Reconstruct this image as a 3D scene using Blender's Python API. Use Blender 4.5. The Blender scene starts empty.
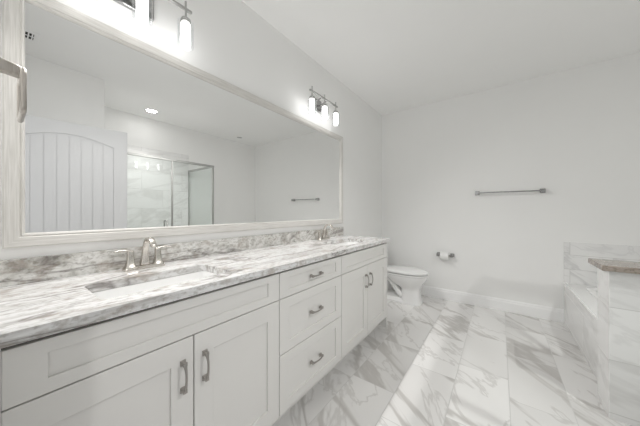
import bpy, bmesh, math, random
from mathutils import Vector, Matrix
random.seed(7)
PI = math.pi
C = bpy.context.scene.collection
SC = bpy.context.scene

# ------------------------------------------------------------------ camera, world, light, exposure
CAMX, CAMY, CAMZ = 1.497, 0.0, 1.2
YAW = 36.478
cam = bpy.data.cameras.new('camera')
cam.sensor_fit = 'HORIZONTAL'
cam.sensor_width = 36.0
cam.lens = 242.23 / 640.0 * 36.0
cam.shift_y = -(213.0 - 211.46) / 640.0
cam.clip_start = 0.01
cam_o = bpy.data.objects.new('camera', cam)
cam_o.location = (CAMX, CAMY, CAMZ)
cam_o.rotation_euler = (PI / 2, 0, math.radians(YAW))
C.objects.link(cam_o)
SC.camera = cam_o

LAMP = 6.0        # sides of the vanity lamps
LAMP_D = 14.6      # beam of each vanity lamp, watts
DOWN_S = 36.0      # recessed light, shower
DOWN_B = 84.0      # its beam, watts
WORLD = 0.70      # daylight of the next room, through the doorway
world = bpy.data.worlds.new('world')
world.use_nodes = True
world.node_tree.nodes['Background'].inputs[0].default_value = (1.0, 1.0, 1.0, 1)
world.node_tree.nodes['Background'].inputs[1].default_value = WORLD     # daylight of the next room, through the doorway
SC.world = world

SC.view_settings.view_transform = 'Standard'
SC.view_settings.look = 'None'
SC.view_settings.gamma = 1.0
SC.view_settings.use_curve_mapping = False
SC.view_settings.exposure = 0.19
SC.cycles.max_bounces = 16
SC.cycles.diffuse_bounces = 8
SC.cycles.glossy_bounces = 8
SC.cycles.transparent_max_bounces = 24

# ------------------------------------------------------------------ room measures
H = 2.723          # ceiling
YB = 3.677         # back wall
W = 3.13           # right wall
Y0 = -0.012        # front wall (the one with the doorway)
CLX, CLY = 2.198, 0.772     # closet block corner
PX0, PY0, PY1 = 2.01, 2.13, 2.335   # half-height tiled wall
APX = 2.06         # tub apron
DECK = 0.433

# ------------------------------------------------------------------ materials
def new_mat(name):
    m = bpy.data.materials.new(name)
    m.use_nodes = True
    nt = m.node_tree
    return m, nt, nt.nodes['Principled BSDF']

def plain(name, col, rough=0.5, metal=0.0, coat=0.0, bump=None, vary=0.0, spec=0.5):
    m, nt, b = new_mat(name)
    b.inputs['Base Color'].default_value = (*col, 1)
    b.inputs['Roughness'].default_value = rough
    b.inputs['Metallic'].default_value = metal
    b.inputs['Specular IOR Level'].default_value = spec
    b.inputs['Coat Weight'].default_value = coat
    geo = nt.nodes.new('ShaderNodeNewGeometry')
    if vary > 0:
        n = nt.nodes.new('ShaderNodeTexNoise'); n.inputs['Scale'].default_value = 3.0
        nt.links.new(geo.outputs['Position'], n.inputs['Vector'])
        mx = nt.nodes.new('ShaderNodeMix'); mx.data_type = 'RGBA'
        mx.inputs['A'].default_value = (*[c * (1 - vary) for c in col], 1)
        mx.inputs['B'].default_value = (*[min(1, c * (1 + vary)) for c in col], 1)
        nt.links.new(n.outputs['Fac'], mx.inputs['Factor'])
        nt.links.new(mx.outputs['Result'], b.inputs['Base Color'])
    if bump:
        sc, st = bump
        n = nt.nodes.new('ShaderNodeTexNoise'); n.inputs['Scale'].default_value = sc; n.inputs['Detail'].default_value = 4
        nt.links.new(geo.outputs['Position'], n.inputs['Vector'])
        bp = nt.nodes.new('ShaderNodeBump'); bp.inputs['Strength'].default_value = st; bp.inputs['Distance'].default_value = 0.002
        nt.links.new(n.outputs['Fac'], bp.inputs['Height'])
        nt.links.new(bp.outputs['Normal'], b.inputs['Normal'])
    return m

def ramp(nt, stops):
    r = nt.nodes.new('ShaderNodeValToRGB')
    els = r.color_ramp.elements
    while len(els) > 1: els.remove(els[-1])
    els[0].position, els[0].color = stops[0][0], (*stops[0][1], 1)
    for p, c in stops[1:]:
        e = els.new(p); e.color = (*c, 1)
    return r

def mixc(nt, fac, a, b, mode='MIX'):
    mx = nt.nodes.new('ShaderNodeMix'); mx.data_type = 'RGBA'; mx.blend_type = mode
    for sock, v in (('Factor', fac), ('A', a), ('B', b)):
        if isinstance(v, (int, float)): mx.inputs[sock].default_value = v
        elif isinstance(v, tuple): mx.inputs[sock].default_value = (*v, 1)
        else: nt.links.new(v, mx.inputs[sock])
    return mx.outputs['Result']

def marble_tile(name, au, av, bw, bh, ou, ov, offset=0.36, base=(0.86, 0.86, 0.855), vein=(0.50, 0.50, 0.505),
                rough=0.12, vangle=0.6, vein_amt=1.0, grout=(0.60, 0.60, 0.59), scale=1.0, gsize=0.0022, tint=None):
    """au/av: world axes along the tile's length and height."""
    m, nt, b = new_mat(name)
    L = nt.links.new
    geo = nt.nodes.new('ShaderNodeNewGeometry')
    sep = nt.nodes.new('ShaderNodeSeparateXYZ'); L(geo.outputs['Position'], sep.inputs[0])
    def shifted(ax, o):
        a = nt.nodes.new('ShaderNodeMath'); a.operation = 'SUBTRACT'; a.inputs[1].default_value = o
        L(sep.outputs[ax], a.inputs[0]); return a.outputs[0]
    comb = nt.nodes.new('ShaderNodeCombineXYZ')
    L(shifted(au, ou), comb.inputs[0]); L(shifted(av, ov), comb.inputs[1])
    br = nt.nodes.new('ShaderNodeTexBrick')
    br.offset = offset; br.offset_frequency = 2; br.squash = 1.0
    br.inputs['Color1'].default_value = (0, 0, 0, 1); br.inputs['Color2'].default_value = (1, 1, 1, 1)
    br.inputs['Mortar'].default_value = (0, 0, 0, 1)
    br.inputs['Scale'].default_value = 1.0; br.inputs['Mortar Size'].default_value = gsize
    br.inputs['Mortar Smooth'].default_value = 0.1; br.inputs['Bias'].default_value = 0.0
    br.inputs['Brick Width'].default_value = bw; br.inputs['Row Height'].default_value = bh
    L(comb.outputs[0], br.inputs['Vector'])
    # per-tile shift of the marble figure
    k = nt.nodes.new('ShaderNodeVectorMath'); k.operation = 'SCALE'; k.inputs['Scale'].default_value = 37.0
    L(br.outputs['Color'], k.inputs[0])
    rot = nt.nodes.new('ShaderNodeVectorRotate'); rot.rotation_type = 'Z_AXIS'; rot.inputs['Angle'].default_value = vangle
    L(comb.outputs[0], rot.inputs['Vector'])
    st = nt.nodes.new('ShaderNodeVectorMath'); st.operation = 'MULTIPLY'; st.inputs[1].default_value = (0.45 * scale, 1.25 * scale, 1)
    L(rot.outputs[0], st.inputs[0])
    ad = nt.nodes.new('ShaderNodeVectorMath'); ad.operation = 'ADD'
    L(st.outputs[0], ad.inputs[0]); L(k.outputs[0], ad.inputs[1])
    def ridge(sc, detail, dist, width, soft):
        n = nt.nodes.new('ShaderNodeTexNoise'); n.inputs['Scale'].default_value = sc; n.inputs['Detail'].default_value = detail
        n.inputs['Distortion'].default_value = dist; n.inputs['Roughness'].default_value = 0.55
        L(ad.outputs[0], n.inputs['Vector'])
        s = nt.nodes.new('ShaderNodeMath'); s.operation = 'SUBTRACT'; s.inputs[1].default_value = 0.5; L(n.outputs['Fac'], s.inputs[0])
        a = nt.nodes.new('ShaderNodeMath'); a.operation = 'ABSOLUTE'; L(s.outputs[0], a.inputs[0])
        r = nt.nodes.new('ShaderNodeMapRange'); r.inputs['From Min'].default_value = width; r.inputs['From Max'].default_value = width + soft
        r.inputs['To Min'].default_value = 1; r.inputs['To Max'].default_value = 0; r.interpolation_type = 'SMOOTHSTEP'
        L(a.outputs[0], r.inputs['Value']); return r.outputs[0]
    v1 = ridge(1.6, 5, 0.6, 0.003, 0.03)
    v2 = ridge(3.4, 6, 0.9, 0.001, 0.022)
    msk = nt.nodes.new('ShaderNodeTexNoise'); msk.inputs['Scale'].default_value = 1.3; msk.inputs['Detail'].default_value = 2
    L(ad.outputs[0], msk.inputs['Vector'])
    mr = nt.nodes.new('ShaderNodeMapRange'); mr.inputs['From Min'].default_value = 0.42; mr.inputs['From Max'].default_value = 0.68
    L(msk.outputs['Fac'], mr.inputs['Value'])
    def mul(a, bb):
        q = nt.nodes.new('ShaderNodeMath'); q.operation = 'MULTIPLY'
        L(a, q.inputs[0])
        if isinstance(bb, float): q.inputs[1].default_value = bb
        else: L(bb, q.inputs[1])
        return q.outputs[0]
    cloud = mixc(nt, mul(mr.outputs[0], 0.30 * vein_amt), base, tuple(0.8 * c for c in vein) if tint is None else tint)
    c1 = mixc(nt, mul(v1, 0.80 * vein_amt), cloud, vein)
    c2 = mixc(nt, mul(v2, 0.45 * vein_amt), c1, vein)
    out = mixc(nt, br.outputs['Fac'], c2, grout)
    L(out, b.inputs['Base Color'])
    rg = nt.nodes.new('ShaderNodeMapRange'); rg.inputs['To Min'].default_value = rough; rg.inputs['To Max'].default_value = 0.7
    L(br.outputs['Fac'], rg.inputs['Value']); L(rg.outputs[0], b.inputs['Roughness'])
    bp = nt.nodes.new('ShaderNodeBump'); bp.invert = True; bp.inputs['Strength'].default_value = 0.4; bp.inputs['Distance'].default_value = 0.0015
    L(br.outputs['Fac'], bp.inputs['Height']); L(bp.outputs['Normal'], b.inputs['Normal'])
    return m

def granite(name, flow='Y', tone=0):
    m, nt, b = new_mat(name)
    L = nt.links.new
    geo = nt.nodes.new('ShaderNodeNewGeometry')
    def mapped(scale, rot=(0, 0, 0)):
        mp = nt.nodes.new('ShaderNodeMapping'); mp.inputs['Scale'].default_value = scale; mp.inputs['Rotation'].default_value = rot
        L(geo.outputs['Position'], mp.inputs['Vector']); return mp.outputs[0]
    s = ((8.5, 0.75, 8.5) if flow == 'Y' else (1.5, 6.5, 6.5)) if tone != 1 else (5.5, 2.6, 5.5)
    rot = (0.12, 0, 0.16)
    def noise(vec, sc, det, rough=0.6, dist=0.0):
        n = nt.nodes.new('ShaderNodeTexNoise'); n.inputs['Scale'].default_value = sc; n.inputs['Detail'].default_value = det
        n.inputs['Roughness'].default_value = rough; n.inputs['Distortion'].default_value = dist
        L(vec, n.inputs['Vector']); return n.outputs['Fac']
    flowv = mapped(s, rot)
    n1 = noise(flowv, 1.3, 9, 0.62, 1.3)
    stops = ([(0.28, (0.30, 0.285, 0.275)), (0.37, (0.50, 0.49, 0.48)), (0.44, (0.68, 0.68, 0.68)), (0.52, (0.78, 0.78, 0.785)),
              (0.58, (0.60, 0.59, 0.58)), (0.64, (0.74, 0.735, 0.73)), (0.74, (0.46, 0.43, 0.40))],
             [(0.28, (0.21, 0.20, 0.18)), (0.37, (0.42, 0.41, 0.385)), (0.45, (0.65, 0.645, 0.62)), (0.53, (0.77, 0.765, 0.75)),
              (0.60, (0.52, 0.505, 0.475)), (0.67, (0.70, 0.69, 0.665)), (0.78, (0.38, 0.36, 0.33))],
             [(0.28, (0.08, 0.06, 0.05)), (0.40, (0.22, 0.18, 0.15)), (0.50, (0.38, 0.33, 0.29)), (0.58, (0.24, 0.20, 0.165)), (0.70, (0.42, 0.38, 0.34))])[tone]
    r1 = ramp(nt, stops)
    L(n1, r1.inputs[0])
    # thin dark veins along the flow
    n2 = noise(mapped((4.0, 0.9, 4.0) if flow == 'Y' else (0.9, 4.0, 4.0), (0.1, 0, 0.22)), 1.2, 5, 0.55, 0.9)
    d = nt.nodes.new('ShaderNodeMath'); d.operation = 'SUBTRACT'; d.inputs[1].default_value = 0.5; L(n2, d.inputs[0])
    a = nt.nodes.new('ShaderNodeMath'); a.operation = 'ABSOLUTE'; L(d.outputs[0], a.inputs[0])
    rv = ramp(nt, [(0.0, (0.75, 0.75, 0.75)), (0.012, (0.35, 0.35, 0.35)), (0.03, (0, 0, 0))]); L(a.outputs[0], rv.inputs[0])
    c1 = mixc(nt, rv.outputs[0], r1.outputs[0], (0.17, 0.15, 0.14))
    # crystalline speckle
    n3 = noise(mapped((60, 34, 60)), 1.0, 3, 0.7)
    r3 = ramp(nt, [(0.36, (0.55, 0.53, 0.50)), (0.50, (1, 1, 1)), (0.7, (1.05, 1.04, 1.03))]); L(n3, r3.inputs[0])
    c2 = mixc(nt, (0.6, 0.8, 0.9)[tone], c1, r3.outputs[0], 'MULTIPLY')
    n4 = noise(mapped((14, 9, 14)), 1.0, 4, 0.65, 0.4)
    r4 = ramp(nt, [(0.52, (0, 0, 0)), (0.66, (0.6, 0.6, 0.6))]); L(n4, r4.inputs[0])
    c3 = mixc(nt, r4.outputs[0], c2, (0.34, 0.29, 0.25))
    L(c3, b.inputs['Base Color'])
    b.inputs['Roughness'].default_value = 0.14
    return m

def streaked(name, axis, c0, c1, rough, metal):
    """brushed, washed wood or metal: fine streaks along one axis."""
    m, nt, b = new_mat(name)
    geo = nt.nodes.new('ShaderNodeNewGeometry')
    mp = nt.nodes.new('ShaderNodeMapping')
    sc = [220, 220, 220]; sc[axis] = 9
    mp.inputs['Scale'].default_value = sc
    nt.links.new(geo.outputs['Position'], mp.inputs['Vector'])
    n = nt.nodes.new('ShaderNodeTexNoise'); n.inputs['Scale'].default_value = 1; n.inputs['Detail'].default_value = 3
    nt.links.new(mp.outputs[0], n.inputs['Vector'])
    r = ramp(nt, [(0.35, c0), (0.65, c1)])
    nt.links.new(n.outputs['Fac'], r.inputs[0]); nt.links.new(r.outputs[0], b.inputs['Base Color'])
    b.inputs['Roughness'].default_value = rough; b.inputs['Metallic'].default_value = metal
    return m

def clear_glass(name, tint=(0.97, 0.985, 0.98), refl=1.0):
    m, nt, b = new_mat(name)
    nt.nodes.remove(b)
    tr = nt.nodes.new('ShaderNodeBsdfTransparent'); tr.inputs[0].default_value = (*tint, 1)
    gl = nt.nodes.new('ShaderNodeBsdfGlossy'); gl.inputs['Roughness'].default_value = 0.0; gl.inputs[0].default_value = (refl, refl, refl, 1)
    lw = nt.nodes.new('ShaderNodeLayerWeight'); lw.inputs['Blend'].default_value = 0.5
    pw = nt.nodes.new('ShaderNodeMath'); pw.operation = 'POWER'; pw.inputs[1].default_value = 5.0
    fr = nt.nodes.new('ShaderNodeMath'); fr.operation = 'MULTIPLY_ADD'; fr.inputs[1].default_value = 0.96; fr.inputs[2].default_value = 0.04
    nt.links.new(lw.outputs['Facing'], pw.inputs[0]); nt.links.new(pw.outputs[0], fr.inputs[0])
    mx = nt.nodes.new('ShaderNodeMixShader')
    nt.links.new(fr.outputs[0], mx.inputs[0]); nt.links.new(tr.outputs[0], mx.inputs[1]); nt.links.new(gl.outputs[0], mx.inputs[2])
    nt.links.new(mx.outputs[0], nt.nodes['Material Output'].inputs['Surface'])
    return m

def glow(name, col, strength):
    m, nt, b = new_mat(name)
    nt.nodes.remove(b)
    e = nt.nodes.new('ShaderNodeEmission'); e.inputs[0].default_value = (*col, 1); e.inputs[1].default_value = strength
    nt.links.new(e.outputs[0], nt.nodes['Material Output'].inputs['Surface'])
    return m

M = {}
M['wall'] = plain('wall_paint', (0.89, 0.89, 0.882), 0.85, bump=(180, 0.12), vary=0.012, spec=0.2)
M['ceiling'] = plain('ceiling_paint', (0.94, 0.94, 0.935), 0.9, bump=(140, 0.15), vary=0.01, spec=0.2)
M['trim'] = plain('trim_paint', (0.93, 0.93, 0.93), 0.35, vary=0.01)
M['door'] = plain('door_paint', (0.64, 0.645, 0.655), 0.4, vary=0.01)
M['cabinet'] = plain('cabinet_paint', (0.74, 0.73, 0.71), 0.38, vary=0.015)
M['cabinet_dark'] = plain('cabinet_gap_shade', (0.07, 0.065, 0.06), 0.6, vary=0.05)  # carcass coloured near black: painted shade in the gaps round the fronts
M['porcelain'] = plain('porcelain', (0.88, 0.88, 0.875), 0.10, coat=0.3, vary=0.008)
M['plastic'] = plain('white_plastic', (0.86, 0.86, 0.855), 0.22, vary=0.008)
M['paper'] = plain('tissue_paper', (0.88, 0.88, 0.87), 0.95, bump=(300, 0.3), vary=0.01)
M['nickel'] = streaked('brushed_nickel', 2, (0.56, 0.53, 0.49), (0.66, 0.63, 0.59), 0.24, 1.0)
M['ring_nickel'] = streaked('satin_nickel_ring', 2, (0.36, 0.335, 0.305), (0.44, 0.415, 0.385), 0.36, 1.0)
M['chrome'] = plain('polished_chrome', (0.42, 0.42, 0.42), 0.14, 1.0, vary=0.02)
M['steel'] = plain('brushed_steel', (0.46, 0.46, 0.45), 0.34, 1.0, vary=0.03)
M['pull'] = plain('pewter_pull', (0.40, 0.38, 0.36), 0.30, 1.0, vary=0.04)
M['dark'] = plain('dark_gap', (0.03, 0.03, 0.03), 0.8, vary=0.1)
M['frame_h'] = streaked('silver_washed_frame_horizontal', 1, (0.61, 0.595, 0.565), (0.73, 0.715, 0.69), 0.42, 0.1)
M['frame_v'] = streaked('silver_washed_frame_vertical', 2, (0.61, 0.595, 0.565), (0.73, 0.715, 0.69), 0.42, 0.1)
M['mirror'] = plain('mirror_silver', (0.90, 0.905, 0.90), 0.0, 1.0, vary=0.001)
M['granite'] = granite('granite')
M['granite_splash'] = granite('granite_backsplash', 'Y', 1)
M['granite_x'] = granite('granite_cap', 'X', 2)
M['floor'] = marble_tile('floor_marble_tile', 'Y', 'X', 0.61, 0.305, 1.575 - 6.1, 0.94 - 3.05, offset=0.36, vangle=0.75,
                         base=(0.80, 0.792, 0.782), vein=(0.48, 0.462, 0.445), scale=0.62, rough=0.16, grout=(0.55, 0.545, 0.535))
M['tile_x'] = marble_tile('wall_marble_tile_facing_front', 'X', 'Z', 0.61, 0.305, 1.9 - 6.1, 0.035 - 3.05, offset=0.5, vangle=0.12, vein_amt=0.55, scale=0.7, vein=(0.58, 0.575, 0.565))
M['tile_y'] = marble_tile('wall_marble_tile_facing_side', 'Y', 'Z', 0.61, 0.305, 0.2 - 6.1, 0.035 - 3.05, offset=0.5, vangle=-0.25, rough=0.05, vein_amt=0.5, scale=0.7, vein=(0.58, 0.575, 0.565))
M['splash_x'] = marble_tile('tub_marble_tile', 'X', 'Z', 0.61, 0.1525, 1.8 - 6.1, 0.43 - 1.525, offset=0.5, vangle=0.5, vein_amt=0.5, scale=0.9)
M['glass'] = clear_glass('clear_glass')
M['shade_glass'] = clear_glass('clear_shade_glass', (0.96, 0.965, 0.97))
M['lamp'] = glow('lit_lamp', (1.0, 0.985, 0.965), LAMP)
M['down'] = glow('lit_downlight', (1.0, 0.985, 0.965), DOWN_S)
M['lens_off'] = plain('unlit_lens', (0.42, 0.42, 0.42), 0.4, vary=0.02)

def beam(name, loc, watts, angle, blend, radius, parent, tilt=0):
    l = bpy.data.lights.new(name, 'SPOT'); l.energy = watts; l.spot_size = math.radians(angle); l.spot_blend = blend
    l.shadow_soft_size = radius; l.color = (1.0, 0.985, 0.965)
    o = bpy.data.objects.new(name, l); C.objects.link(o); o.location = loc; o.parent = parent; o.rotation_euler = (0, math.radians(-tilt), 0)
    return o

# ------------------------------------------------------------------ mesh helpers
def obj(name, bm, mat, parent=None, smooth=None, bevel=None):
    bmesh.ops.recalc_face_normals(bm, faces=bm.faces)
    me = bpy.data.meshes.new(name)
    bm.to_mesh(me); bm.free()
    me.materials.append(mat if not isinstance(mat, str) else M[mat])
    o = bpy.data.objects.new(name, me)
    C.objects.link(o)
    if parent is not None: o.parent = parent
    if smooth is not None:
        me.polygons.foreach_set('use_smooth', [True] * len(me.polygons))
        me.set_sharp_from_angle(angle=math.radians(smooth))
    if bevel:
        b = o.modifiers.new('bevel', 'BEVEL'); b.width = bevel; b.segments = 2; b.limit_method = 'ANGLE'; b.angle_limit = math.radians(40)
        b.harden_normals = False
    return o

def add_box(bm, x0, x1, y0, y1, z0, z1):
    v = [bm.verts.new((x, y, z)) for x in (x0, x1) for y in (y0, y1) for z in (z0, z1)]
    for f in ((0, 1, 3, 2), (4, 6, 7, 5), (0, 4, 5, 1), (2, 3, 7, 6), (0, 2, 6, 4), (1, 5, 7, 3)):
        bm.faces.new([v[i] for i in f])

def box(*a):
    bm = bmesh.new(); add_box(bm, *a); return bm

def boxes(*bs):
    bm = bmesh.new()
    for b in bs: add_box(bm, *b)
    return bm

def add_loft(bm, rings, cap0=True, cap1=True, close=True):
    rv = [[bm.verts.new(p) for p in r] for r in rings]
    n = len(rv[0])
    for a, b in zip(rv, rv[1:]):
        for i in range(n if close else n - 1):
            j = (i + 1) % n
            bm.faces.new((a[i], a[j], b[j], b[i]))
    if cap0: bm.faces.new(list(reversed(rv[0])))
    if cap1: bm.faces.new(rv[-1])

def frame_of(d):
    d = d.normalized()
    up = Vector((0, 0, 1)) if abs(d.z) < 0.95 else Vector((1, 0, 0))
    s = d.cross(up).normalized()
    return s, s.cross(d).normalized()

def add_cyl(bm, p, q, r0, r1=None, n=24, caps=True):
    p, q = Vector(p), Vector(q); r1 = r0 if r1 is None else r1
    s, u = frame_of(q - p)
    rings = []
    for c, r in ((p, r0), (q, r1)):
        rings.append([c + (s * math.cos(2 * PI * i / n) + u * math.sin(2 * PI * i / n)) * r for i in range(n)])
    add_loft(bm, rings, caps, caps)

def cyl(*a, **k):
    bm = bmesh.new(); add_cyl(bm, *a, **k); return bm

def add_lathe(bm, centre, prof, n=32, axis='Z'):
    """prof: (radius, height) pairs from bottom to top"""
    c = Vector(centre); rings = []
    for r, h in prof:
        ring = []
        for i in range(n):
            a = 2 * PI * i / n
            if axis == 'Z': ring.append(c + Vector((r * math.cos(a), r * math.sin(a), h)))
            elif axis == 'Y': ring.append(c + Vector((r * math.cos(a), h, r * math.sin(a))))
            else: ring.append(c + Vector((h, r * math.cos(a), r * math.sin(a))))
        rings.append(ring)
    add_loft(bm, rings)

def add_sweep(bm, pts, widths, side):
    """sweep a rounded-rectangle section along pts; widths: (half_side, half_thick) each; side: fixed vector across the ribbon"""
    side = Vector(side).normalized(); pts = [Vector(p) for p in pts]; rings = []
    for i, p in enumerate(pts):
        t = (pts[min(i + 1, len(pts) - 1)] - pts[max(i - 1, 0)]).normalized()
        nrm = t.cross(side).normalized()
        hs, ht = widths[i] if isinstance(widths, list) else widths
        ring = []
        for a, b in ((1, .55), (.85, .85), (.55, 1), (-.55, 1), (-.85, .85), (-1, .55), (-1, -.55), (-.85, -.85), (-.55, -1), (.55, -1), (.85, -.85), (1, -.55)):
            ring.append(p + side * hs * a + nrm * ht * b)
        rings.append(ring)
    add_loft(bm, rings)

def rrect(x0, x1, y0, y1, r, z, n=6):
    pts = []
    for cx, cy, a0 in ((x1 - r, y1 - r, 0), (x0 + r, y1 - r, 90), (x0 + r, y0 + r, 180), (x1 - r, y0 + r, 270)):
        for i in range(n + 1):
            a = math.radians(a0 + 90 * i / n)
            pts.append(Vector((cx + r * math.cos(a), cy + r * math.sin(a), z)))
    return pts

def solid_plate(outer, holes, depth_vec):
    bm = bmesh.new(); dv = Vector(depth_vec); layers = []
    for off in (Vector((0, 0, 0)), dv):
        edges, loops = [], []
        for loop in [outer] + holes:
            vs = [bm.verts.new(Vector(p) + off) for p in loop]; loops.append(vs)
            for i in range(len(vs)): edges.append(bm.edges.new((vs[i], vs[(i + 1) % len(vs)])))
        bmesh.ops.triangle_fill(bm, use_beauty=True, use_dissolve=False, edges=edges)
        layers.append(loops)
    for la, lb in zip(*layers):
        n = len(la)
        for i in range(n):
            j = (i + 1) % n
            bm.faces.new((la[i], la[j], lb[j], lb[i]))
    return bm

def tag(o, label=None, cat=None, group=None, kind=None):
    if label: o['label'] = label
    if cat: o['category'] = cat
    if group: o['group'] = group
    if kind: o['kind'] = kind
    return o

def thing(name, label, cat, loc=(0, 0, 0), group=None):
    o = bpy.data.objects.new(name, None)
    C.objects.link(o); o.location = loc; o.empty_display_size = 0.05
    return tag(o, label, cat, group)

def struct(name, bm, mat, label, cat, parent=None, **k):
    o = obj(name, bm, mat, parent, **k)
    return tag(o, label, cat, None, 'structure')

def copy_tree(o, loc, label):
    """a thing with copies of its parts and sub-parts"""
    def rec(src, par):
        c = src.copy(); C.objects.link(c)
        if par is not None: c.parent = par
        for ch in src.children: rec(ch, c)
        return c
    r = rec(o, None); r.location = loc; r['label'] = label
    return r

# ------------------------------------------------------------------ the room
T = 0.1
struct('floor', box(-T, W + T, Y0 - 0.12, YB + T, -0.08, 0), 'floor', 'polished grey veined marble tile floor', 'floor')
struct('ceiling', box(-T, W + T, Y0 - 0.12, YB + T, H, H + 0.08), 'ceiling', 'smooth white ceiling', 'ceiling')
struct('wall_left', box(-T, 0, Y0 - 0.12, YB + T, 0, H), 'wall', 'light grey wall behind the mirror and vanity', 'wall')
struct('wall_back', box(0, W, YB, YB + T, 0, H), 'wall', 'light grey wall with the towel bar', 'wall')
struct('wall_right', box(W, W + T, Y0 - 0.12, YB + T, 0, H), 'wall', 'light grey wall beyond the shower and tub', 'wall')
DX0, DX1, DH = 1.0, 1.955, 2.075
struct('wall_front', boxes((0, DX0, Y0 - 0.12, Y0, 0, H), (DX1, W, Y0 - 0.12, Y0, 0, H), (DX0, DX1, Y0 - 0.12, Y0, DH, H)), 'wall',
       'light grey wall with the open doorway', 'wall')
struct('wall_closet', box(CLX, W, Y0, CLY, 0, H), 'wall', 'grey projecting wall behind the open door', 'wall')
# doorway casing
struct('trim_1', boxes((DX0 - 0.08, DX0, Y0, Y0 + 0.011, 0, DH + 0.08), (DX1, DX1 + 0.08, Y0, Y0 + 0.011, 0, DH + 0.08), (DX0, DX1, Y0, Y0 + 0.011, DH, DH + 0.08)),
       'trim', 'white casing around the doorway', 'door casing')

def base_profile(bm, along, a0, a1, pos, out):
    """baseboard with a stepped top; along 'x' or 'y'; pos = wall coordinate; out = +1/-1 direction into the room"""
    prof = [(0, 0), (0.014, 0), (0.014, 0.105), (0.010, 0.118), (0.010, 0.128), (0.005, 0.140), (0, 0.140)]
    rings = []
    for a in (a0, a1):
        rings.append([(a, pos + out * d, z) if along == 'x' else (pos + out * d, a, z) for d, z in prof])
    add_loft(bm, rings)
bm = bmesh.new(); base_profile(bm, 'x', 0.0, APX, YB, -1)
struct('baseboard_back', bm, 'trim', 'white baseboard along the towel bar wall', 'baseboard')
bm = bmesh.new(); base_profile(bm, 'y', 2.468, YB - 0.014, 0.0, 1)
struct('baseboard_left', bm, 'trim', 'white baseboard behind the toilet', 'baseboard')
bm = bmesh.new(); base_profile(bm, 'y', Y0, CLY, CLX, -1)
struct('baseboard_closet', bm, 'trim', 'white baseboard of the projecting wall', 'baseboard')

# half-height tiled wall between shower and tub (tile faces in the two directions)
pw = bmesh.new(); add_box(pw, PX0 + 0.004, W, PY0, PY1, 0, 0.857)
o = struct('wall_partition', pw, 'tile_x', 'half height marble tiled wall between tub and shower', 'half wall')
struct('end_tile', box(PX0, PX0 + 0.004, PY0, PY1, 0, 0.857), 'tile_y', 'narrow tiled end of the half wall', 'tile', parent=o)
del o['kind']; o['kind'] = 'structure'
for ch in o.children:
    if 'category' in ch: del ch['category']
    if 'kind' in ch: del ch['kind']
cap = obj('stone_cap', box(PX0 - 0.035, W, PY0 - 0.035, PY1 + 0.035, 0.857, 0.889), 'granite_x', bevel=0.004)
tag(cap, 'brown granite slab capping the half height tiled wall', 'ledge')

# tile round the tub, on the back wall and the right wall
struct('trim_2', box(APX, W - 0.011, YB - 0.011, YB, DECK + 0.0005, 0.868), 'splash_x', 'marble tile band on the back wall above the tub', 'tile')
struct('trim_3', box(W - 0.011, W, PY1, YB, DECK + 0.0005, 0.868), 'tile_y', 'marble tile band on the right wall above the tub', 'tile')
# shower tile: far wall, closet-side wall, floor pan, curb
struct('wall_shower_right', box(W - 0.011, W, CLY + 0.011, PY0 + 0.02, 0.0, 2.233), 'tile_y', 'marble tile on the far wall of the shower', 'tile').data
struct('wall_shower_front', box(CLX + 0.02, W, CLY, CLY + 0.011, 0.0, 2.233), 'tile_x', 'marble tile on the near wall of the shower', 'tile')
struct('floor_shower', box(2.35, W - 0.011, CLY + 0.011, PY0, 0.0, 0.02), 'tile_x', 'marble tile shower floor', 'floor')
struct('trim_4', box(2.24, 2.35, CLY + 0.011, PY0, 0.0, 0.10), 'tile_y', 'marble tiled curb of the shower', 'curb', bevel=0.004)

# ------------------------------------------------------------------ open plank door
D0, D1 = 0.0, 0.035
dr = bpy.data.objects.new('door_1', None); C.objects.link(dr); dr.location = (1.92, 0.0, 0); dr.rotation_euler = (0, 0, math.radians(8.9))
tag(dr, 'white plank door with arched panel standing open', 'door', None, 'structure')
def dl(bm, name, mat='door', **k):
    return obj(name, bm, mat, dr, **k)
DYA, DYB, DZA, DZB = 0.004, 0.887, 0.012, 2.06
dl(box(D0 + 0.008, D1 - 0.008, DYA, DYB, DZA, DZB), 'slab')
def arch_loop(x, y0, y1, z0, z1, rise, n=14):
    pts = [Vector((x, y0, z0)), Vector((x, y1, z0))]
    for i in range(n + 1):
        t = i / n; y = y1 + (y0 - y1) * t
        pts.append(Vector((x, y, z1 - rise + rise * math.sin(PI * t))))
    return pts
outer = [Vector((0, DYA, DZA)), Vector((0, DYB, DZA)), Vector((0, DYB, DZB)), Vector((0, DYA, DZB))]
def at_x(loop, x): return [Vector((x, p.y, p.z)) for p in loop]
up = arch_loop(0, DYA + 0.115, DYB - 0.115, 1.0, 1.945, 0.075)
lo = [Vector((0, DYA + 0.115, 0.25)), Vector((0, DYB - 0.115, 0.25)), Vector((0, DYB - 0.115, 0.80)), Vector((0, DYA + 0.115, 0.80))]
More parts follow.
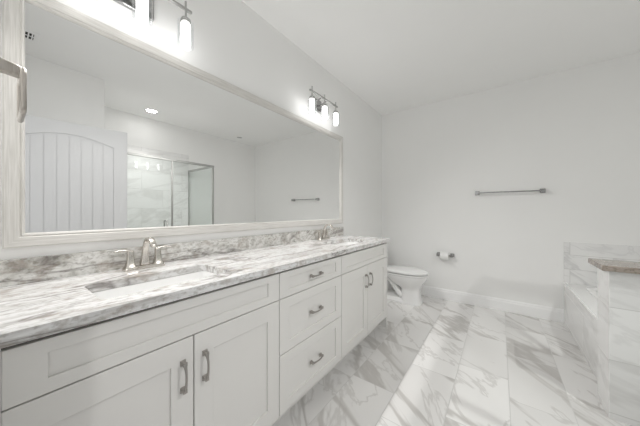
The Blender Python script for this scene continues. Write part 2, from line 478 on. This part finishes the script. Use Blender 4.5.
for sx, x in ((1, D0), (-1, D1)):
    dl(solid_plate(at_x(outer, x), [at_x(up, x), at_x(lo, x)], (sx * 0.008, 0, 0)), 'panel_frame', bevel=0.003)
    for z0, z1, rise in ((0.25, 0.80, 0), (1.0, 1.945, 0.075)):
        bm = bmesh.new(); n = 8; ya, yb = DYA + 0.115, DYB - 0.115; wd = (yb - ya) / n
        for i in range(n):
            a, b_ = ya + i * wd + 0.0028, ya + (i + 1) * wd - 0.0028
            def top(y): return z1 - 0.012 - rise + rise * math.sin(PI * (y - ya) / (yb - ya))
            xs = sorted((x + sx * 0.003, x + sx * 0.0085))
            vs = [(xx, yy, zz) for xx in xs for (yy, zz) in ((a, z0 + 0.012), (b_, z0 + 0.012), (b_, top(b_)), (a, top(a)))]
            vv = [bm.verts.new(p) for p in vs]
            for f in ((0, 1, 2, 3), (4, 7, 6, 5), (0, 4, 5, 1), (1, 5, 6, 2), (2, 6, 7, 3), (3, 7, 4, 0)): bm.faces.new([vv[q] for q in f])
        dl(bm, 'plank_panel')
for z in (0.25, 1.05, 1.85):
    bm = bmesh.new(); add_cyl(bm, (D1 + 0.005, DYA - 0.001, z - 0.045), (D1 + 0.005, DYA - 0.001, z + 0.045), 0.006, n=12)
    dl(bm, 'hinge', 'nickel', smooth=40)

# ------------------------------------------------------------------ vanity cabinets
XF = 0.562            # front of doors
XB = 0.542            # front of carcass
TOE = 0.108; ZT = 0.887
SPLIT1, SPLIT2, YE = 0.904, 1.532, 2.44
def shaker(name, y0, y1, z0, z1, stile, rail_b, rail_t, parent, org):
    """a shaker front: frame plate with recessed field, one mesh"""
    outer = [Vector((XF, y0, z0)), Vector((XF, y1, z0)), Vector((XF, y1, z1)), Vector((XF, y0, z1))]
    hole = [Vector((XF, y0 + stile, z0 + rail_b)), Vector((XF, y1 - stile, z0 + rail_b)), Vector((XF, y1 - stile, z1 - rail_t)), Vector((XF, y0 + stile, z1 - rail_t))]
    bm = solid_plate(outer, [hole], (-0.018, 0, 0))
    add_box(bm, XF - 0.0175, XF - 0.008, y0 + stile - 0.004, y1 - stile + 0.004, z0 + rail_b - 0.004, z1 - rail_t + 0.004)
    bmesh.ops.translate(bm, verts=bm.verts, vec=-org)
    return obj(name, bm, 'cabinet', parent, bevel=0.0022)

def pull(parent, org, y, z, vertical):
    """arched pull with square flared feet"""
    bm = bmesh.new(); half = 0.049; n = 16; pts = []; wd = []
    A = Vector((0, 0, 1)) if vertical else Vector((0, 1, 0))
    S = Vector((0, 1, 0)) if vertical else Vector((0, 0, 1))
    base = Vector((XF, y, z)) - org
    for i in range(n + 1):
        t = -1 + 2 * i / n
        pts.append(base + A * (half * t) + Vector((0.019 + 0.011 * (1 - t * t), 0, 0)))
        e = abs(t) ** 3
        wd.append((0.0036 + 0.0030 * e, 0.0030 + 0.0012 * e))
    add_sweep(bm, pts, wd, S)
    for s in (-1, 1):
        c = base + A * (half * s)
        rings = []
        for xo, h in ((0, 0.0095), (0.004, 0.0095), (0.012, 0.0058), (0.022, 0.0072)):
            rings.append([c + Vector((xo, 0, 0)) + A * a * h + S * b_ * h for a, b_ in ((1, 1), (1, -1), (-1, -1), (-1, 1))])
        add_loft(bm, rings)
    return obj('handle', bm, 'pull', parent, smooth=35)

def carcass(y0, y1, org, parent, open_end=False):
    bm = boxes((0.003, XB, y0, y0 + 0.018, TOE, ZT), (0.003, XB, y1 - 0.018, y1, TOE, ZT), (0.003, XB, y0 + 0.018, y1 - 0.018, TOE, TOE + 0.018),
               (0.003, 0.012, y0 + 0.018, y1 - 0.018, TOE + 0.018, ZT), (XB - 0.02, XB, y0 + 0.018, y1 - 0.018, ZT - 0.012, ZT),
               (XB - 0.02, XB, y0 + 0.018, y1 - 0.018, TOE + 0.018, ZT - 0.012))
    bmesh.ops.translate(bm, verts=bm.verts, vec=-org)
    obj('carcass', bm, 'cabinet_dark', parent)
    bm = boxes((0.46, 0.475, y0, y1, 0.0, TOE), (0.003, 0.46, y0, y0 + 0.018, 0, TOE), (0.003, 0.46, y1 - 0.018, y1, 0, TOE))
    bmesh.ops.translate(bm, verts=bm.verts, vec=-org)
    obj('toe_kick', bm, 'cabinet', parent)

G = 0.0022
ZD = 0.730            # top of doors / underside of the top fronts
ZTOP = 0.872
def sink_base(y0, y1, label):
    org = Vector((0.28, (y0 + y1) / 2, 0))
    t = thing('sink_cabinet', label, 'cabinet', org, 'sink cabinets of the vanity')
    carcass(y0 if y0 > 0.1 else 0.012, y1, org, t)
    shaker('false_front', y0 + G, y1 - G, ZD + G, ZTOP, 0.074, 0.038, 0.036, t, org)
    ym = (y0 + y1) / 2
    d1 = shaker('door', y0 + G, ym - G, TOE + 0.004, ZD - G, 0.078, 0.08, 0.085, t, org)
    pull(d1, org, ym - 0.041, 0.595, True)
    d2 = shaker('door', ym + G, y1 - G, TOE + 0.004, ZD - G, 0.078, 0.08, 0.085, t, org)
    pull(d2, org, ym + 0.041, 0.595, True)
    return t, org
tN, oN = sink_base(0.010, SPLIT1, 'greige shaker sink cabinet under the nearer sink')
bm = box(0.003, XF - 0.001, Y0 + 0.001, 0.0118, TOE, ZT); bmesh.ops.translate(bm, verts=bm.verts, vec=-oN)
obj('filler_strip', bm, 'cabinet', tN)
tE, oE = sink_base(SPLIT2, YE - 0.02, 'greige shaker sink cabinet beside the toilet')
bm = box(0.003, XF, YE - 0.02, YE, 0.0, ZT); bmesh.ops.translate(bm, verts=bm.verts, vec=-oE)
obj('end_panel', bm, 'cabinet', tE, bevel=0.0015)
org = Vector((0.28, (SPLIT1 + SPLIT2) / 2, 0))
t = thing('drawer_cabinet', 'greige shaker cabinet with three drawers between the sinks', 'cabinet', org)
carcass(SPLIT1, SPLIT2, org, t)
for z0, z1, rb, rt in ((ZD + G, ZTOP, 0.038, 0.036), (0.430 + G, ZD - G, 0.058, 0.058), (TOE + 0.004, 0.430 - G, 0.058, 0.058)):
    d = shaker('drawer', SPLIT1 + G, SPLIT2 - G, z0, z1, 0.074, rb, rt, t, org)
    pull(d, org, (SPLIT1 + SPLIT2) / 2, (z0 + z1) / 2, False)

# ------------------------------------------------------------------ countertop, backsplash, sinks, faucets
CT0, CT1 = 0.887, 0.920
CE = 2.465
SY = (0.436, 1.965)
HX0, HX1, HHW = 0.235, 0.488, 0.232
outer = rrect(0.0, 0.586, Y0, CE, 0.004, CT1, 2)
holes = [rrect(HX0, HX1, s - HHW, s + HHW, 0.025, CT1) for s in SY]
ct = obj('countertop', solid_plate(outer, holes, (0, 0, CT0 - CT1)), 'granite', bevel=0.003)
tag(ct, 'long polished white and brown granite vanity countertop', 'countertop')
bs = obj('backsplash', box(0.0, 0.02, Y0, CE, CT1, 1.018), 'granite_splash', bevel=0.002)
tag(bs, 'low granite backsplash strip under the mirror', 'backsplash')

def sink(y, label):
    t = thing('undermount_sink', label, 'sink', (0.36, y, CT0 - 0.155), 'undermount sinks')
    o = Vector(t.location); bm = bmesh.new(); e = 0.004
    rings = []
    for gx, z, r in ((0.022, CT0 - 0.001, 0.04), (-0.002, CT0 - 0.001, 0.03), (-0.004, CT0 - 0.02, 0.03), (-0.010, CT0 - 0.09, 0.035), (-0.020, CT0 - 0.125, 0.045), (-0.045, CT0 - 0.138, 0.05), (-0.09, CT0 - 0.141, 0.03)):
        rings.append([p - o for p in rrect(HX0 - gx, HX1 + gx, y - HHW - gx, y + HHW + gx, r, z)])
    # outer shell back up
    outer_r = []
    for gx, z, r in ((-0.09, CT0 - 0.153, 0.03), (-0.03, CT0 - 0.150, 0.05), (0.0, CT0 - 0.10, 0.04), (0.006, CT0 - 0.014, 0.035), (0.022, CT0 - 0.013, 0.04)):
        outer_r.append([p - o for p in rrect(HX0 - gx, HX1 + gx, y - HHW - gx, y + HHW + gx, r, z)])
    add_loft(bm, rings, False, True); add_loft(bm, outer_r, True, False)
    bmesh.ops.remove_doubles(bm, verts=bm.verts, dist=1e-5)
    obj('basin', bm, 'porcelain', t, smooth=50)
    bm = bmesh.new(); add_lathe(bm, (0, 0, 0.0145), [(0.022, -0.004), (0.022, 0.001), (0.017, 0.003), (0.006, 0.0025), (0.005, 0.004), (0.0, 0.0045)], 24)
    obj('drain', bm, 'nickel', t, smooth=40)
    return t
sink(SY[0], 'white rectangular undermount sink nearest the doorway')
sink(SY[1], 'white rectangular undermount sink at the toilet end of the counter')

def faucet(y, label):
    t = thing('faucet', label, 'faucet', (0.085, y, CT1), 'brushed nickel faucets')
    bm = bmesh.new()
    add_loft(bm, [rrect(-0.027, 0.027, -0.085, 0.085, 0.010, 0), rrect(-0.027, 0.027, -0.085, 0.085, 0.010, 0.008), rrect(-0.021, 0.021, -0.079, 0.079, 0.010, 0.016), ])
    obj('base_plate', bm, 'nickel', t, smooth=35)
    # spout: a tapering ribbon that rises and arches toward the basin
    pts, wd = [], []
    ctrl = [(0.0, 0.012, 0.026, 0.022), (0.002, 0.035, 0.0175, 0.0155), (0.006, 0.07, 0.0145, 0.012), (0.011, 0.10, 0.013, 0.010), (0.022, 0.126, 0.0125, 0.009),
            (0.042, 0.147, 0.0125, 0.008), (0.066, 0.153, 0.0125, 0.0075), (0.09, 0.146, 0.0125, 0.0075), (0.108, 0.130, 0.0125, 0.0075), (0.117, 0.112, 0.0125, 0.0075)]
    for x, z, a, b_ in ctrl: pts.append((x, 0, z)); wd.append((a, b_))
    bm = bmesh.new(); add_sweep(bm, pts, wd, (0, 1, 0))
    s = obj('spout', bm, 'nickel', t, smooth=50)
    sub = s.modifiers.new('round', 'SUBSURF'); sub.levels = 1; sub.render_levels = 2
    for sy in (-1, 1):
        bm = bmesh.new(); rings = []
        for z, h in ((0.012, 0.024), (0.022, 0.0185), (0.045, 0.0140), (0.07, 0.0120), (0.088, 0.0120), (0.094, 0.010)):
            rings.append(rrect(-h, h, sy * 0.058 - h, sy * 0.058 + h, h * 0.35, z, 4))
        add_loft(bm, rings)
        h_ = obj('handle', bm, 'nickel', t, smooth=40)
        bm = bmesh.new(); pts, wd = [], []
        for i in range(7):
            u = i / 6
            pts.append((0.0 + 0.004 * u, sy * (0.052 + 0.068 * u), 0.090 + 0.006 * math.sin(u * PI) + 0.004 * u)); wd.append((0.0105 - 0.002 * u, 0.0055 - 0.002 * u))
        add_sweep(bm, pts, wd, (1, 0, 0))
        obj('lever', bm, 'nickel', h_, smooth=50)
    return t
f0 = faucet(SY[0] + 0.012, 'brushed nickel faucet behind the nearer sink')
copy_tree(f0, (0.085, SY[1], CT1), 'brushed nickel faucet behind the sink at the toilet end')

# ------------------------------------------------------------------ framed mirror
MY0, MY1, MZ0, MZ1 = 0.022, 2.452, 1.062, 2.075
FW = 0.054
mt = thing('wall_mirror', 'wide wall mirror in a silver washed frame above the vanity', 'mirror', (0.0, (MY0 + MY1) / 2, MZ0))
mo = Vector(mt.location)
prof = [(0.0, 0.0), (0.0, 0.020), (0.004, 0.024), (FW - 0.016, 0.021), (FW - 0.012, 0.017), (FW - 0.008, 0.020), (FW - 0.003, 0.018), (FW, 0.011), (FW, 0.0)]
def frame_side(c0, c1, din0, din1, mat):
    rings = []
    for c, d in ((c0, din0), (c1, din1)):
        rings.append([Vector((x, c[0] + d[0] * w, c[1] + d[1] * w)) - mo for w, x in prof])
    bm = bmesh.new(); add_loft(bm, rings); return obj('frame', bm, mat, mt, smooth=25)
frame_side((MY0, MZ0), (MY1, MZ0), (1, 1), (-1, 1), 'frame_h')
frame_side((MY0, MZ1), (MY1, MZ1), (1, -1), (-1, -1), 'frame_h')
frame_side((MY0, MZ0), (MY0, MZ1), (1, 1), (1, -1), 'frame_v')
frame_side((MY1, MZ0), (MY1, MZ1), (-1, 1), (-1, -1), 'frame_v')
bm = box(0.001, 0.0085, MY0 + FW - 0.004, MY1 - FW + 0.004, MZ0 + FW - 0.004, MZ1 - FW + 0.004)
bmesh.ops.translate(bm, verts=bm.verts, vec=-mo)
obj('glass', bm, 'mirror', mt)

# ------------------------------------------------------------------ vanity lights
def vanity_light(y, label):
    t = thing('vanity_light', label, 'wall light', (0.0, y, 2.275), 'three lamp vanity lights')
    bm = bmesh.new(); add_box(bm, 0.0, 0.022, -0.085, 0.085, -0.06, 0.06)
    obj('backplate', bm, 'chrome', t, bevel=0.005)
    for s in (-0.045, 0.045):
        bm = bmesh.new(); add_cyl(bm, (0.02, s, 0.0), (0.115, s, 0.029), 0.006, n=14)
        obj('arm', bm, 'chrome', t, smooth=40)
    bm = bmesh.new(); add_box(bm, 0.113, 0.127, -0.232, 0.232, 0.022, 0.036)
    obj('bar', bm, 'steel', t, bevel=0.002)
    for s in (-0.2, 0.0, 0.2):
        bm = bmesh.new(); add_cyl(bm, (0.12, s, -0.036), (0.12, s, 0.072), 0.005, n=14)
        st = obj('stem', bm, 'steel', t, smooth=40)
        bm = bmesh.new(); add_lathe(bm, (0.12, s, 0), [(0.008, -0.022), (0.024, -0.026), (0.026, -0.046), (0.020, -0.050)], 28)
        obj('socket_cap', bm, 'steel', st, smooth=40)
        bm = bmesh.new(); rings = []
        for r, z in ((0.041, -0.046), (0.041, -0.172), (0.0385, -0.172), (0.0385, -0.046)):
            rings.append([(0.12 + r * math.cos(2 * PI * i / 36), s + r * math.sin(2 * PI * i / 36), z) for i in range(36)])
        add_loft(bm, rings + [rings[0]], False, False)
        bmesh.ops.remove_doubles(bm, verts=bm.verts, dist=1e-6)
        sh = obj('glass_shade', bm, 'shade_glass', t, smooth=40)
        bm = bmesh.new(); add_lathe(bm, (0.12, s, 0), [(0.001, -0.163), (0.020, -0.163), (0.024, -0.159), (0.024, -0.056), (0.020, -0.050), (0.001, -0.050)], 28)
        obj('lamp', bm, 'lamp', sh, smooth=40)
        beam('lamp_beam', (0.12, s, -0.168), LAMP_D, 150, 0.75, 0.018, t, 43)
    return t
v0 = vanity_light(SY[0] - 0.008, 'chrome three lamp vanity light above the nearer faucet')
copy_tree(v0, (0.0, 1.94, 2.275), 'chrome three lamp vanity light above the toilet end of the mirror')

# ------------------------------------------------------------------ towel ring, towel bar, paper holder
t = thing('towel_ring', 'brushed nickel towel ring beside the mirror above the counter', 'towel ring', (0.40, Y0, 1.60))
bm = bmesh.new()
rings = []
for yy, h in ((0.0, 0.027), (0.008, 0.027), (0.014, 0.0185), (0.030, 0.0165), (0.048, 0.0155), (0.060, 0.0150), (0.067, 0.012)):
    drop = -0.006 * max(0, (yy - 0.03) / 0.037)
    rings.append([Vector((p.x, yy, p.y + drop)) for p in rrect(-h, h, -h, h, h * 0.4, 0, 4)])
add_loft(bm, rings)
obj('post', bm, 'ring_nickel', t, smooth=40)
bm = bmesh.new(); path = []
for p in rrect(-0.068, 0.068, -0.128, -0.014, 0.018, 0, 6): path.append(Vector((p.x, 0.0615, p.y)))
ringsec = []
for i, p in enumerate(path):
    a, b_ = path[i - 1], path[(i + 1) % len(path)]
    tdir = (b_ - a).normalized(); nrm = tdir.cross(Vector((0, 1, 0))).normalized()
    ringsec.append([p + nrm * 0.0075 * math.cos(q * PI / 5) + Vector((0, 1, 0)) * 0.0065 * math.sin(q * PI / 5) for q in range(10)])
add_loft(bm, ringsec + [ringsec[0]], False, False)
bmesh.ops.remove_doubles(bm, verts=bm.verts, dist=1e-6)
obj('ring', bm, 'ring_nickel', t, smooth=50)

def square_mount(cx, z, depth, h, parent, org, mat='chrome'):
    bm = bmesh.new(); rings = []
    for d, k in ((0, h), (0.008, h), (0.014, h * 0.72), (depth, h * 0.72)):
        rings.append([Vector((cx + p.x, YB - d, z + p.y)) - org for p in rrect(-k, k, -k, k, k * 0.2, 0, 3)])
    add_loft(bm, rings)
    return obj('mount', bm, mat, parent, smooth=30)
org = Vector((1.581, YB, 1.432))
t = thing('towel_bar', 'straight chrome towel bar on the back wall', 'towel bar', org)
for cx in (1.274, 1.889): square_mount(cx, 1.432, 0.075, 0.025, t, org)
bm = cyl((1.274, YB - 0.06, 1.432), (1.889, YB - 0.06, 1.432), 0.0085, n=20); bmesh.ops.translate(bm, verts=bm.verts, vec=-org)
obj('bar', bm, 'chrome', t, smooth=40)
org = Vector((0.91, YB, 0.608))
t = thing('paper_holder', 'chrome toilet paper holder on the back wall beside the toilet', 'paper holder', org)
for cx in (0.828, 0.992): square_mount(cx, 0.612, 0.085, 0.024, t, org)
bm = cyl((0.828, YB - 0.068, 0.612), (0.992, YB - 0.068, 0.612), 0.009, n=18); bmesh.ops.translate(bm, verts=bm.verts, vec=-org)
obj('spindle', bm, 'chrome', t, smooth=40)
t = thing('toilet_paper_roll', 'white paper roll hanging on the chrome holder', 'toilet paper', (0.91, YB - 0.068, 0.604))
bm = bmesh.new(); rings = []
for r, x in ((0.047, -0.05), (0.049, -0.048), (0.049, 0.048), (0.047, 0.05), (0.0195, 0.05), (0.0195, -0.05)):
    rings.append([(x, r * math.cos(2 * PI * i / 36), r * math.sin(2 * PI * i / 36) + 0.0015) for i in range(36)])
add_loft(bm, rings + [rings[0]], False, False); bmesh.ops.remove_doubles(bm, verts=bm.verts, dist=1e-6)
obj('roll', bm, 'paper', t, smooth=40)
bm = bmesh.new(); rings = []
for r in (0.0195, 0.0178):
    pass
for r, x in ((0.0193, -0.051), (0.0193, 0.051), (0.0175, 0.051), (0.0175, -0.051)):
    rings.append([(x, r * math.cos(2 * PI * i / 24), r * math.sin(2 * PI * i / 24) + 0.0015) for i in range(24)])
add_loft(bm, rings + [rings[0]], False, False); bmesh.ops.remove_doubles(bm, verts=bm.verts, dist=1e-6)
obj('cardboard_core', bm, plain('cardboard', (0.45, 0.36, 0.27), 0.9, vary=0.05), t, smooth=40)

# ------------------------------------------------------------------ toilet
TY = 3.292
t = thing('toilet', 'white toilet between the vanity and the back wall', 'toilet', (0.0, TY, 0))
def oval(xmin, xmax, hw, z, n=40, sq=2.0, back=0.0):
    if z > 0.26 and xmax > 0.66: xmax += 0.02 * min(1, (z - 0.26) / 0.06)
    cx, a = (xmin + xmax) / 2, (xmax - xmin) / 2; pts = []
    for i in range(n):
        th = 2 * PI * i / n; c_, s_ = math.cos(th), math.sin(th)
        e = 2.0 / sq
        x = math.copysign(abs(c_) ** e, c_); y = math.copysign(abs(s_) ** e, s_)
        if x < 0: y = math.copysign(abs(y) ** (1 - back), y)
        pts.append(Vector((cx + a * x, hw * y, z)))
    return pts
bm = bmesh.new()
secs = [(0.0, .440, .694, .112, 4.0), (0.02, .440, .694, .112, 4.0), (0.028, .446, .688, .106, 4.0), (0.10, .448, .678, .100, 4.0), (0.165, .446, .672, .098, 3.6), (0.19, .436, .674, .100, 3.0),
        (0.212, .40, .682, .112, 2.6), (0.240, .34, .697, .132, 2.4), (0.275, .28, .716, .153, 2.3), (0.315, .23, .733, .171, 2.2), (0.345, .20, .742, .180, 2.2), (0.365, .19, .744, .182, 2.2)]
rings = [oval(a, b_, h, z, 40, q) for z, a, b_, h, q in secs]
inner = [oval(.30, .715, .145, .365, 40, 2.1), oval(.32, .69, .12, .30, 40, 2.0), oval(.40, .62, .08, .23, 40, 2.0)]
add_loft(bm, rings + inner, True, True)
obj('bowl', bm, 'porcelain', t, smooth=60)
bm = bmesh.new()
add_loft(bm, [rrect(.165, .50, -.112, .112, .03, 0), rrect(.165, .50, -.112, .112, .03, .02), rrect(.175, .50, -.100, .100, .03, .032), rrect(.18, .50, -.085, .085, .03, .06)])
obj('foot', bm, 'porcelain', t, smooth=40)
pts, wd = [], []
for x, z in ((.47, .075), (.44, .10), (.405, .145), (.365, .20), (.325, .255), (.28, .29), (.235, .29), (.205, .25), (.195, .19), (.19, .12), (.19, .04)):
    pts.append((x, 0, z)); wd.append((0.088, 0.040))
bm = bmesh.new(); add_sweep(bm, pts, wd, (0, 1, 0))
o = obj('trapway', bm, 'porcelain', t, smooth=60)
m_ = o.modifiers.new('round', 'SUBSURF'); m_.levels = 1; m_.render_levels = 2
bm = bmesh.new(); add_loft(bm, [rrect(0.03, 0.26, -0.12, 0.12, 0.04, 0.30), rrect(0.02, 0.27, -0.14, 0.14, 0.04, 0.345), rrect(0.02, 0.27, -0.15, 0.15, 0.04, 0.375)])
obj('shelf', bm, 'porcelain', t, smooth=50)
bm = bmesh.new()
add_loft(bm, [oval(.215, .742, .178, .3665, 48, 2.2, .25), oval(.21, .750, .185, .370, 48, 2.2, .25), oval(.21, .750, .185, .381, 48, 2.2, .25), oval(.22, .740, .176, .387, 48, 2.2, .25),
              oval(.31, .68, .125, .387, 48, 2.0), oval(.315, .675, .12, .382, 48, 2.0), oval(.315, .675, .12, .3665, 48, 2.0)], False, False)
obj('seat', bm, 'plastic', t, smooth=50)
bm = bmesh.new()
add_loft(bm, [oval(.215, .738, .174, .397, 48, 2.2, .25), oval(.20, .752, .186, .400, 48, 2.2, .25), oval(.20, .754, .188, .406, 48, 2.2, .25), oval(.20, .754, .188, .416, 48, 2.2, .25), oval(.21, .745, .180, .425, 48, 2.2, .25),
              oval(.26, .70, .14, .430, 48, 2.2, .25), oval(.40, .56, .05, .432, 48, 2.0)])
obj('lid', bm, 'plastic', t, smooth=50)
for y in (-.07, .07): obj('seat_hinge', box(.205, .24, y - .015, y + .015, .376, .402), 'plastic', t, bevel=0.004)
bm = bmesh.new(); add_loft(bm, [rrect(0.03, 0.17, -0.17, 0.17, 0.03, 0.376), rrect(0.022, 0.178, -0.185, 0.185, 0.03, 0.50), rrect(0.02, 0.18, -0.195, 0.195, 0.03, 0.715)])
obj('tank', bm, 'porcelain', t, smooth=50)
bm = bmesh.new(); add_loft(bm, [rrect(0.014, 0.187, -0.202, 0.202, 0.03, 0.7155), rrect(0.014, 0.187, -0.202, 0.202, 0.03, 0.735), rrect(0.022, 0.18, -0.195, 0.195, 0.03, 0.745)])
obj('tank_lid', bm, 'porcelain', t, smooth=50)
bm = bmesh.new(); add_cyl(bm, (0.178, -0.14, 0.66), (0.198, -0.14, 0.66), 0.012, n=18); add_box(bm, 0.192, 0.2, -0.15, -0.075, 0.652, 0.666)
obj('flush_lever', bm, 'chrome', t, smooth=40)

# ------------------------------------------------------------------ bathtub with tiled apron
t = thing('bathtub', 'white built-in bathtub behind a marble tiled apron', 'bathtub', ((APX + W) / 2, (PY1 + YB) / 2, 0))
o0 = Vector(t.location)
def tb(bm, name, mat, **k):
    bmesh.ops.translate(bm, verts=bm.verts, vec=-o0); return obj(name, bm, mat, t, **k)
tb(box(APX, APX + 0.03, PY1, YB - 0.0005, 0.0, DECK - 0.008), 'apron', 'tile_y')
tb(boxes((APX - 0.0015, APX + 0.010, PY1, YB - 0.0005, DECK - 0.008, DECK)), 'edge_trim', 'trim', bevel=0.001)
tx0, tx1, ty0, ty1 = APX + 0.12, W - 0.06, PY1 + 0.06, YB - 0.08
outer = [Vector((APX + 0.010, PY1, DECK)), Vector((W - 0.0005, PY1, DECK)), Vector((W - 0.0005, YB - 0.0005, DECK)), Vector((APX + 0.010, YB - 0.0005, DECK))]
tb(solid_plate(outer, [rrect(tx0 + 0.02, tx1 - 0.02, ty0 + 0.02, ty1 - 0.02, 0.16, DECK, 10)], (0, 0, -0.02)), 'deck', 'tile_x')
bm = bmesh.new(); rings = []
for g, z, r in ((0.0, DECK + 0.0005, .17), (0.002, DECK + 0.016, .17), (0.012, DECK + 0.022, .17), (0.05, DECK + 0.020, .17), (0.065, DECK + 0.008, .17), (0.085, 0.25, .18), (0.12, 0.12, .2), (0.18, 0.07, .2), (0.28, 0.062, .16)):
    rings.append(rrect(tx0 + g, tx1 - g, ty0 + g, ty1 - g, r, z, 10))
add_loft(bm, rings, False, True)
tb(bm, 'basin', 'porcelain', smooth=50)
bm = bmesh.new(); add_lathe(bm, ((tx0 + tx1) / 2, ty1 - 0.36, 0.0625), [(0.03, 0), (0.03, 0.003), (0.02, 0.005), (0.001, 0.006)], 24)
tb(bm, 'drain', 'chrome', smooth=40)

# ------------------------------------------------------------------ shower enclosure
SX, RY, GH = 2.293, 2.15, 1.95
DYS, POST = CLY + 0.014, 1.533
t = thing('shower_enclosure', 'frameless glass shower enclosure with chrome header', 'shower', (SX, 1.45, 0.10))
o0 = Vector(t.location)
def se(bm, name, mat, parent=None, **k):
    bmesh.ops.translate(bm, verts=bm.verts, vec=-o0); return obj(name, bm, mat, parent or t, **k)
d = se(box(SX - 0.004, SX + 0.004, DYS + 0.006, POST - 0.014, 0.112, GH - 0.032), 'door', 'glass')
for z in (0.40, 1.65):
    se(box(SX - 0.012, SX + 0.012, DYS, DYS + 0.055, z - 0.045, z + 0.045), 'hinge', 'steel', d, bevel=0.003)
for s in (-1, 1):
    bm = bmesh.new()
    path = [(SX + s * 0.004, 1.452, 0.865), (SX + s * 0.036, 1.452, 0.865), (SX + s * 0.050, 1.452, 0.879), (SX + s * 0.050, 1.452, 1.058), (SX + s * 0.036, 1.452, 1.072), (SX + s * 0.004, 1.452, 1.072)]
    add_sweep(bm, path, (0.009, 0.009), (0, 1, 0))
    se(bm, 'handle', 'steel', d, smooth=50)
pan = [Vector((SX - 0.004, POST, 0.102)), Vector((SX - 0.004, PY0 - 0.037, 0.102)), Vector((SX - 0.004, PY0 - 0.037, 0.891)), Vector((SX - 0.004, RY - 0.012, 0.891)), Vector((SX - 0.004, RY - 0.012, GH - 0.03)), Vector((SX - 0.004, POST, GH - 0.03))]
se(solid_plate(pan, [], (0.008, 0, 0)), 'fixed_panel', 'glass')
se(box(SX + 0.014, W - 0.012, RY - 0.004, RY + 0.004, 0.891, GH - 0.03), 'return_panel', 'glass')
se(box(SX - 0.016, SX + 0.016, DYS - 0.002, RY + 0.014, GH - 0.03, GH), 'header', 'steel', bevel=0.002)
se(box(SX + 0.016, W - 0.012, RY - 0.013, RY + 0.013, GH - 0.03, GH), 'return_rail', 'steel', bevel=0.002)
se(box(SX - 0.010, SX + 0.010, POST - 0.011, POST + 0.011, 0.101, GH - 0.03), 'post', 'steel', bevel=0.002)
se(box(SX - 0.012, SX + 0.012, RY - 0.012, RY + 0.012, 0.890, GH - 0.03), 'post', 'steel', bevel=0.002)
se(box(W - 0.022, W - 0.012, RY - 0.009, RY + 0.009, 0.890, GH - 0.03), 'wall_channel', 'steel', bevel=0.001)

# ------------------------------------------------------------------ ceiling fittings
def downlight(name, x, y, r, lens, label, cat='ceiling light'):
    t = thing(name, label, cat, (x, y, H))
    bm = bmesh.new(); rings = []
    for rr, z in ((r, 0.0), (r, -0.004), (r - 0.006, -0.008), (r - 0.018, -0.008), (r - 0.022, -0.003), (r - 0.022, 0.0)):
        rings.append([(rr * math.cos(2 * PI * i / 40), rr * math.sin(2 * PI * i / 40), z) for i in range(40)])
    add_loft(bm, rings, False, False)
    obj('trim_ring', bm, 'trim', t, smooth=40)
    bm = bmesh.new(); add_lathe(bm, (0, 0, 0), [(r - 0.022, -0.0005), (r - 0.022, -0.003), (r - 0.04, -0.005), (0.001, -0.005)], 36)
    obj('lens', bm, lens, t, smooth=40)
    return t
dl_ = downlight('recessed_light', 2.747, 1.43, 0.085, 'down', 'lit recessed light in the ceiling above the shower')
beam('downlight_beam', (0, 0, -0.012), DOWN_B, 116, 0.9, 0.012, dl_, -18)
downlight('recessed_light', 2.81, 3.02, 0.075, 'lens_off', 'small unlit recessed light in the ceiling above the tub')
t = thing('ceiling_vent', 'white louvred vent in the ceiling near the doorway', 'vent', (1.79, 0.17, H))
bm = solid_plate(rrect(-0.09, 0.09, -0.16, 0.075, 0.006, -0.006, 2), [rrect(-0.06, 0.06, -0.13, 0.045, 0.003, -0.006, 2)], (0, 0, 0.006))
obj('frame', bm, 'trim', t, bevel=0.001)
obj('duct_shade', box(-0.06, 0.06, -0.13, 0.045, -0.0012, -0.0002), 'dark', t)  # flat black sheet, painted shade behind the louvres
bm = bmesh.new()
for i in range(8):
    y = -0.118 + i * 0.022
    add_box(bm, -0.06, 0.06, y - 0.004, y + 0.004, -0.005, -0.0013)
add_box(bm, -0.004, 0.004, -0.13, 0.045, -0.0055, -0.0013)
obj('louvre', bm, 'trim', t)
